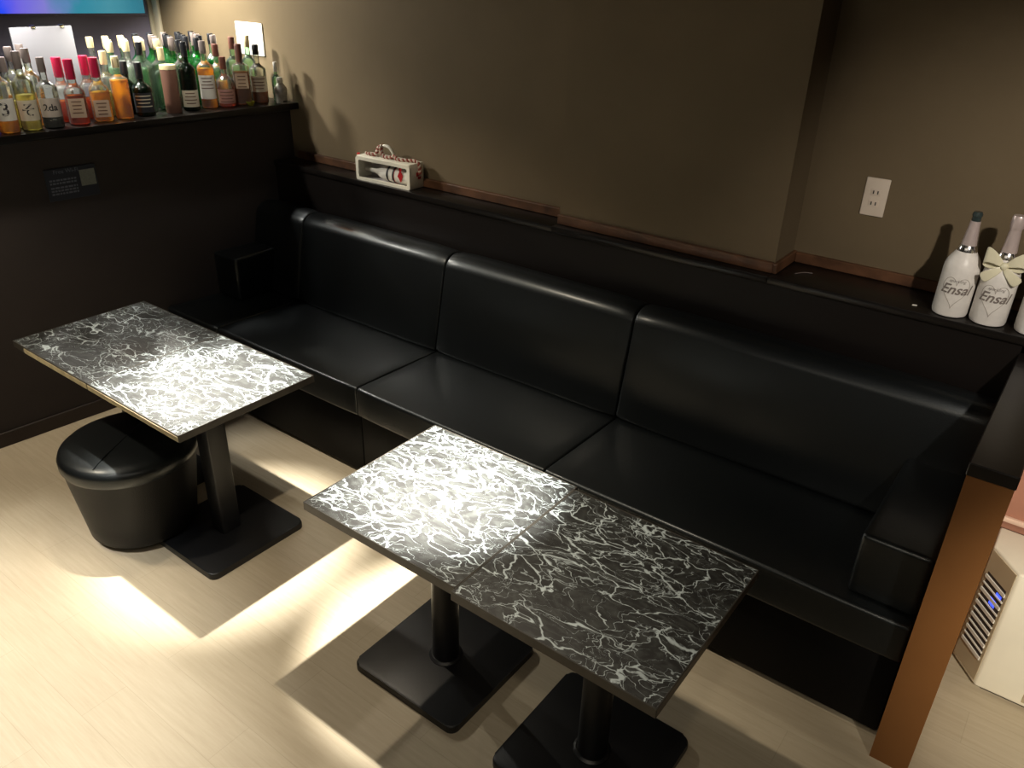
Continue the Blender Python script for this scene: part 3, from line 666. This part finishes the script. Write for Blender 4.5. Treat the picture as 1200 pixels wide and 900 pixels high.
# ------------------------------------------------------------------ small litter on the ledge
tag(obj('paper_scrap', rel(B(-.008, .008, -.004, .004, 0, .003, .001, 1), 0, 0), 'white', loc=(1.235, 1.70, LZ), rz=.3), 'tiny white scrap on the ledge left of the white bottles', 'scrap')
tag(obj('cable_tie', sweep(bmesh.new(), [(0, 0, .002), (.02, .03, .003), (.05, .05, .002)], .0018, 6), 'capgrey', loc=(.80, 1.74, LZ)), 'short grey cable end lying by the pillar on the ledge', 'cable')

# ------------------------------------------------------------------ heater
t = thing('fan_heater', 'cream white heater with slatted grille on the floor beyond the brown partition', 'heater', (1.79, 1.32, 0))
HH = .50
pts = [(0, 0), (.42, 0), (.42, .22), (-.09, .24), (-.09, .11)]
bm = prism(bmesh.new(), pts, .012, HH, .008, 3); obj('case', bm, 'offwhite', t)
obj('foot', prism(bmesh.new(), [(.02, .015), (.40, .015), (.40, .21), (-.075, .225), (-.075, .115)], 0, .014), 'dark', t)
# grille on the diagonal face
fa, fb = Vector((-.09, .11, 0)), Vector((0, 0, 0)); du = (fb-fa); FL = du.length; du.normalize(); nn = Vector((du.y, -du.x, 0))
def fp(u, z, o=0): return fa + du*u*FL + nn*o + Vector((0, 0, z))
def fbox(bm, u0, u1, z0, z1, o0, o1, tilt=0):
    v = [bm.verts.new(fp(u, z + (tilt if u == u1 else 0), o)) for o in (o0, o1) for u in (u0, u1) for z in (z0, z1)]
    for q in ((0, 1, 3, 2), (4, 6, 7, 5), (0, 4, 5, 1), (2, 3, 7, 6), (0, 2, 6, 4), (1, 5, 7, 3)): bm.faces.new([v[k] for k in q])
bm = bmesh.new(); fbox(bm, .05, .95, .03, HH-.012, .0005, .003); obj('grille_panel', bm, 'grille', t)
bm = bmesh.new()
gr = thing  # noqa
bm = bmesh.new(); fbox(bm, .16, .86, .11, .41, .003, .0036); gp = obj('grille_recess', bm, 'dark', t)
bm = bmesh.new(); z = .112
k = 0
while z < .40:
    fbox(bm, .14, .88, z, z+(.012 if k % 2 == 0 else .005), .0036, .008); z += .031 if k % 2 == 0 else .024; k += 1
obj('slats', bm, 'white', t)
bm = bmesh.new(); fbox(bm, .50, .70, .318, .345, .0036, .0046); fbox(bm, .62, .8, .36, .378, .0036, .0046); o = obj('indicator_light', bm, 'blue', t); o['label'] = 'blue glow behind the slats'
obj('front_handle', B(.135, .16, -.004, .002, .03, .09, .003), 'grille', t)

# ------------------------------------------------------------------ lights
def spot(name, loc, target, power, ang, blend, rad, col):
    l = bpy.data.lights.new(name, 'SPOT'); l.energy = power; l.spot_size = math.radians(ang); l.spot_blend = blend; l.shadow_soft_size = rad; l.color = col
    o = bpy.data.objects.new(name, l); C.objects.link(o); o.location = loc
    o.rotation_euler = (Vector(target)-Vector(loc)).to_track_quat('-Z', 'Y').to_euler(); return o
WARM = (1, .86, .66); NEU = (1, .96, .86); COOL = (1, .97, .90)
A1, A2 = (-1.08, .38, 2.5), (.2, .37, 2.5)
spot('downlight_left_beam', A1, (-.90, .27, .7), 1550, 29, 1., .02, NEU)
spot('downlight_left_spill', A1, (-.95, .40, 0), 80, 112, .7, .02, WARM)
spot('downlight_right_beam', A2, (.25, .36, .7), 2500, 27, 1., .02, NEU)
spot('downlight_right_spill', A2, (.12, .02, 0), 95, 84, 1., .02, WARM)
spot('aisle_fill', (-1.95, -.75, 2.5), (-2.0, -.30, 0), 140, 72, .8, .05, WARM)  # added unseen lamp that brightens the floor on the left
spot('downlight_front', (-.75, -1.35, 2.5), (-.85, -1.35, 0), 420, 66, .6, .04, COOL)
spot('downlight_near', (1.5, -1.1, 2.5), (1.5, -.6, 0), 24, 120, .8, .05, WARM)
spot('bar_downlight', (-2.76, 1.25, 2.13), (-2.4, 1.55, 1.3), 85, 160, .5, .03, (1, .95, .82))
for yy in (.45, .85, 1.25, 1.6): spot('bar_downlight', (-2.42, yy, 2.2), (-2.42, yy, 1.4), 55, 62, .8, .015, (1, .97, .9))  # added row of small lamps for glints on the bottles
spot('bar_downlight', (-2.5, .55, 2.2), (-2.5, .7, 1.3), 60, 140, .5, .03, (1, .95, .85))
spot('bar_front_fill', (-1.95, 1.05, 2.28), (-2.4, 1.15, 1.5), 16, 75, .8, .02, (1, .95, .85))  # this and the next are added unseen lamps for the bottle fronts
spot('bar_front_fill', (-1.95, .35, 2.28), (-2.4, .50, 1.5), 14, 75, .8, .02, (1, .95, .85))
spot('side_fill', (2.75, -.7, 1.75), (2.05, 1.4, .35), 240, 40, .8, .05, (1, .90, .74))  # unseen low light placed to brighten the heater front
spot('ledge_spot', (2.2, .1, 2.4), (1.54, 1.78, 1.22), 105, 56, 1., .03, (1, .90, .78))
# weak room fill from the ceiling in front
l = bpy.data.lights.new('room_fill', 'AREA'); l.energy = 12; l.size = 2.; l.color = (1, .9, .75)
o = bpy.data.objects.new('room_fill', l); C.objects.link(o); o.location = (.9, -1.6, 2.6); o.rotation_euler = (math.radians(20), 0, 0)
w = bpy.data.worlds.new('room_ambient'); S.world = w; w.use_nodes = True
w.node_tree.nodes['Background'].inputs[0].default_value = (1, .86, .7, 1); w.node_tree.nodes['Background'].inputs[1].default_value = .02

# ------------------------------------------------------------------ camera and view
cd = bpy.data.cameras.new('camera'); cam = bpy.data.objects.new('camera', cd); C.objects.link(cam)
cam.location = (1.65989, -1.21054, 2.14719); cam.rotation_euler = (1.08821, -.02552, .64833)
cd.sensor_width = 36; cd.lens = 936.65/1200*36; cd.clip_start = .02
S.camera = cam
S.view_settings.view_transform = 'Standard'; S.view_settings.look = 'None'; S.view_settings.exposure = 0; S.view_settings.gamma = 1; S.view_settings.use_curve_mapping = False
S.cycles.use_denoising = True; S.cycles.max_bounces = 12; S.cycles.transparent_max_bounces = 24; S.cycles.sample_clamp_indirect = 4
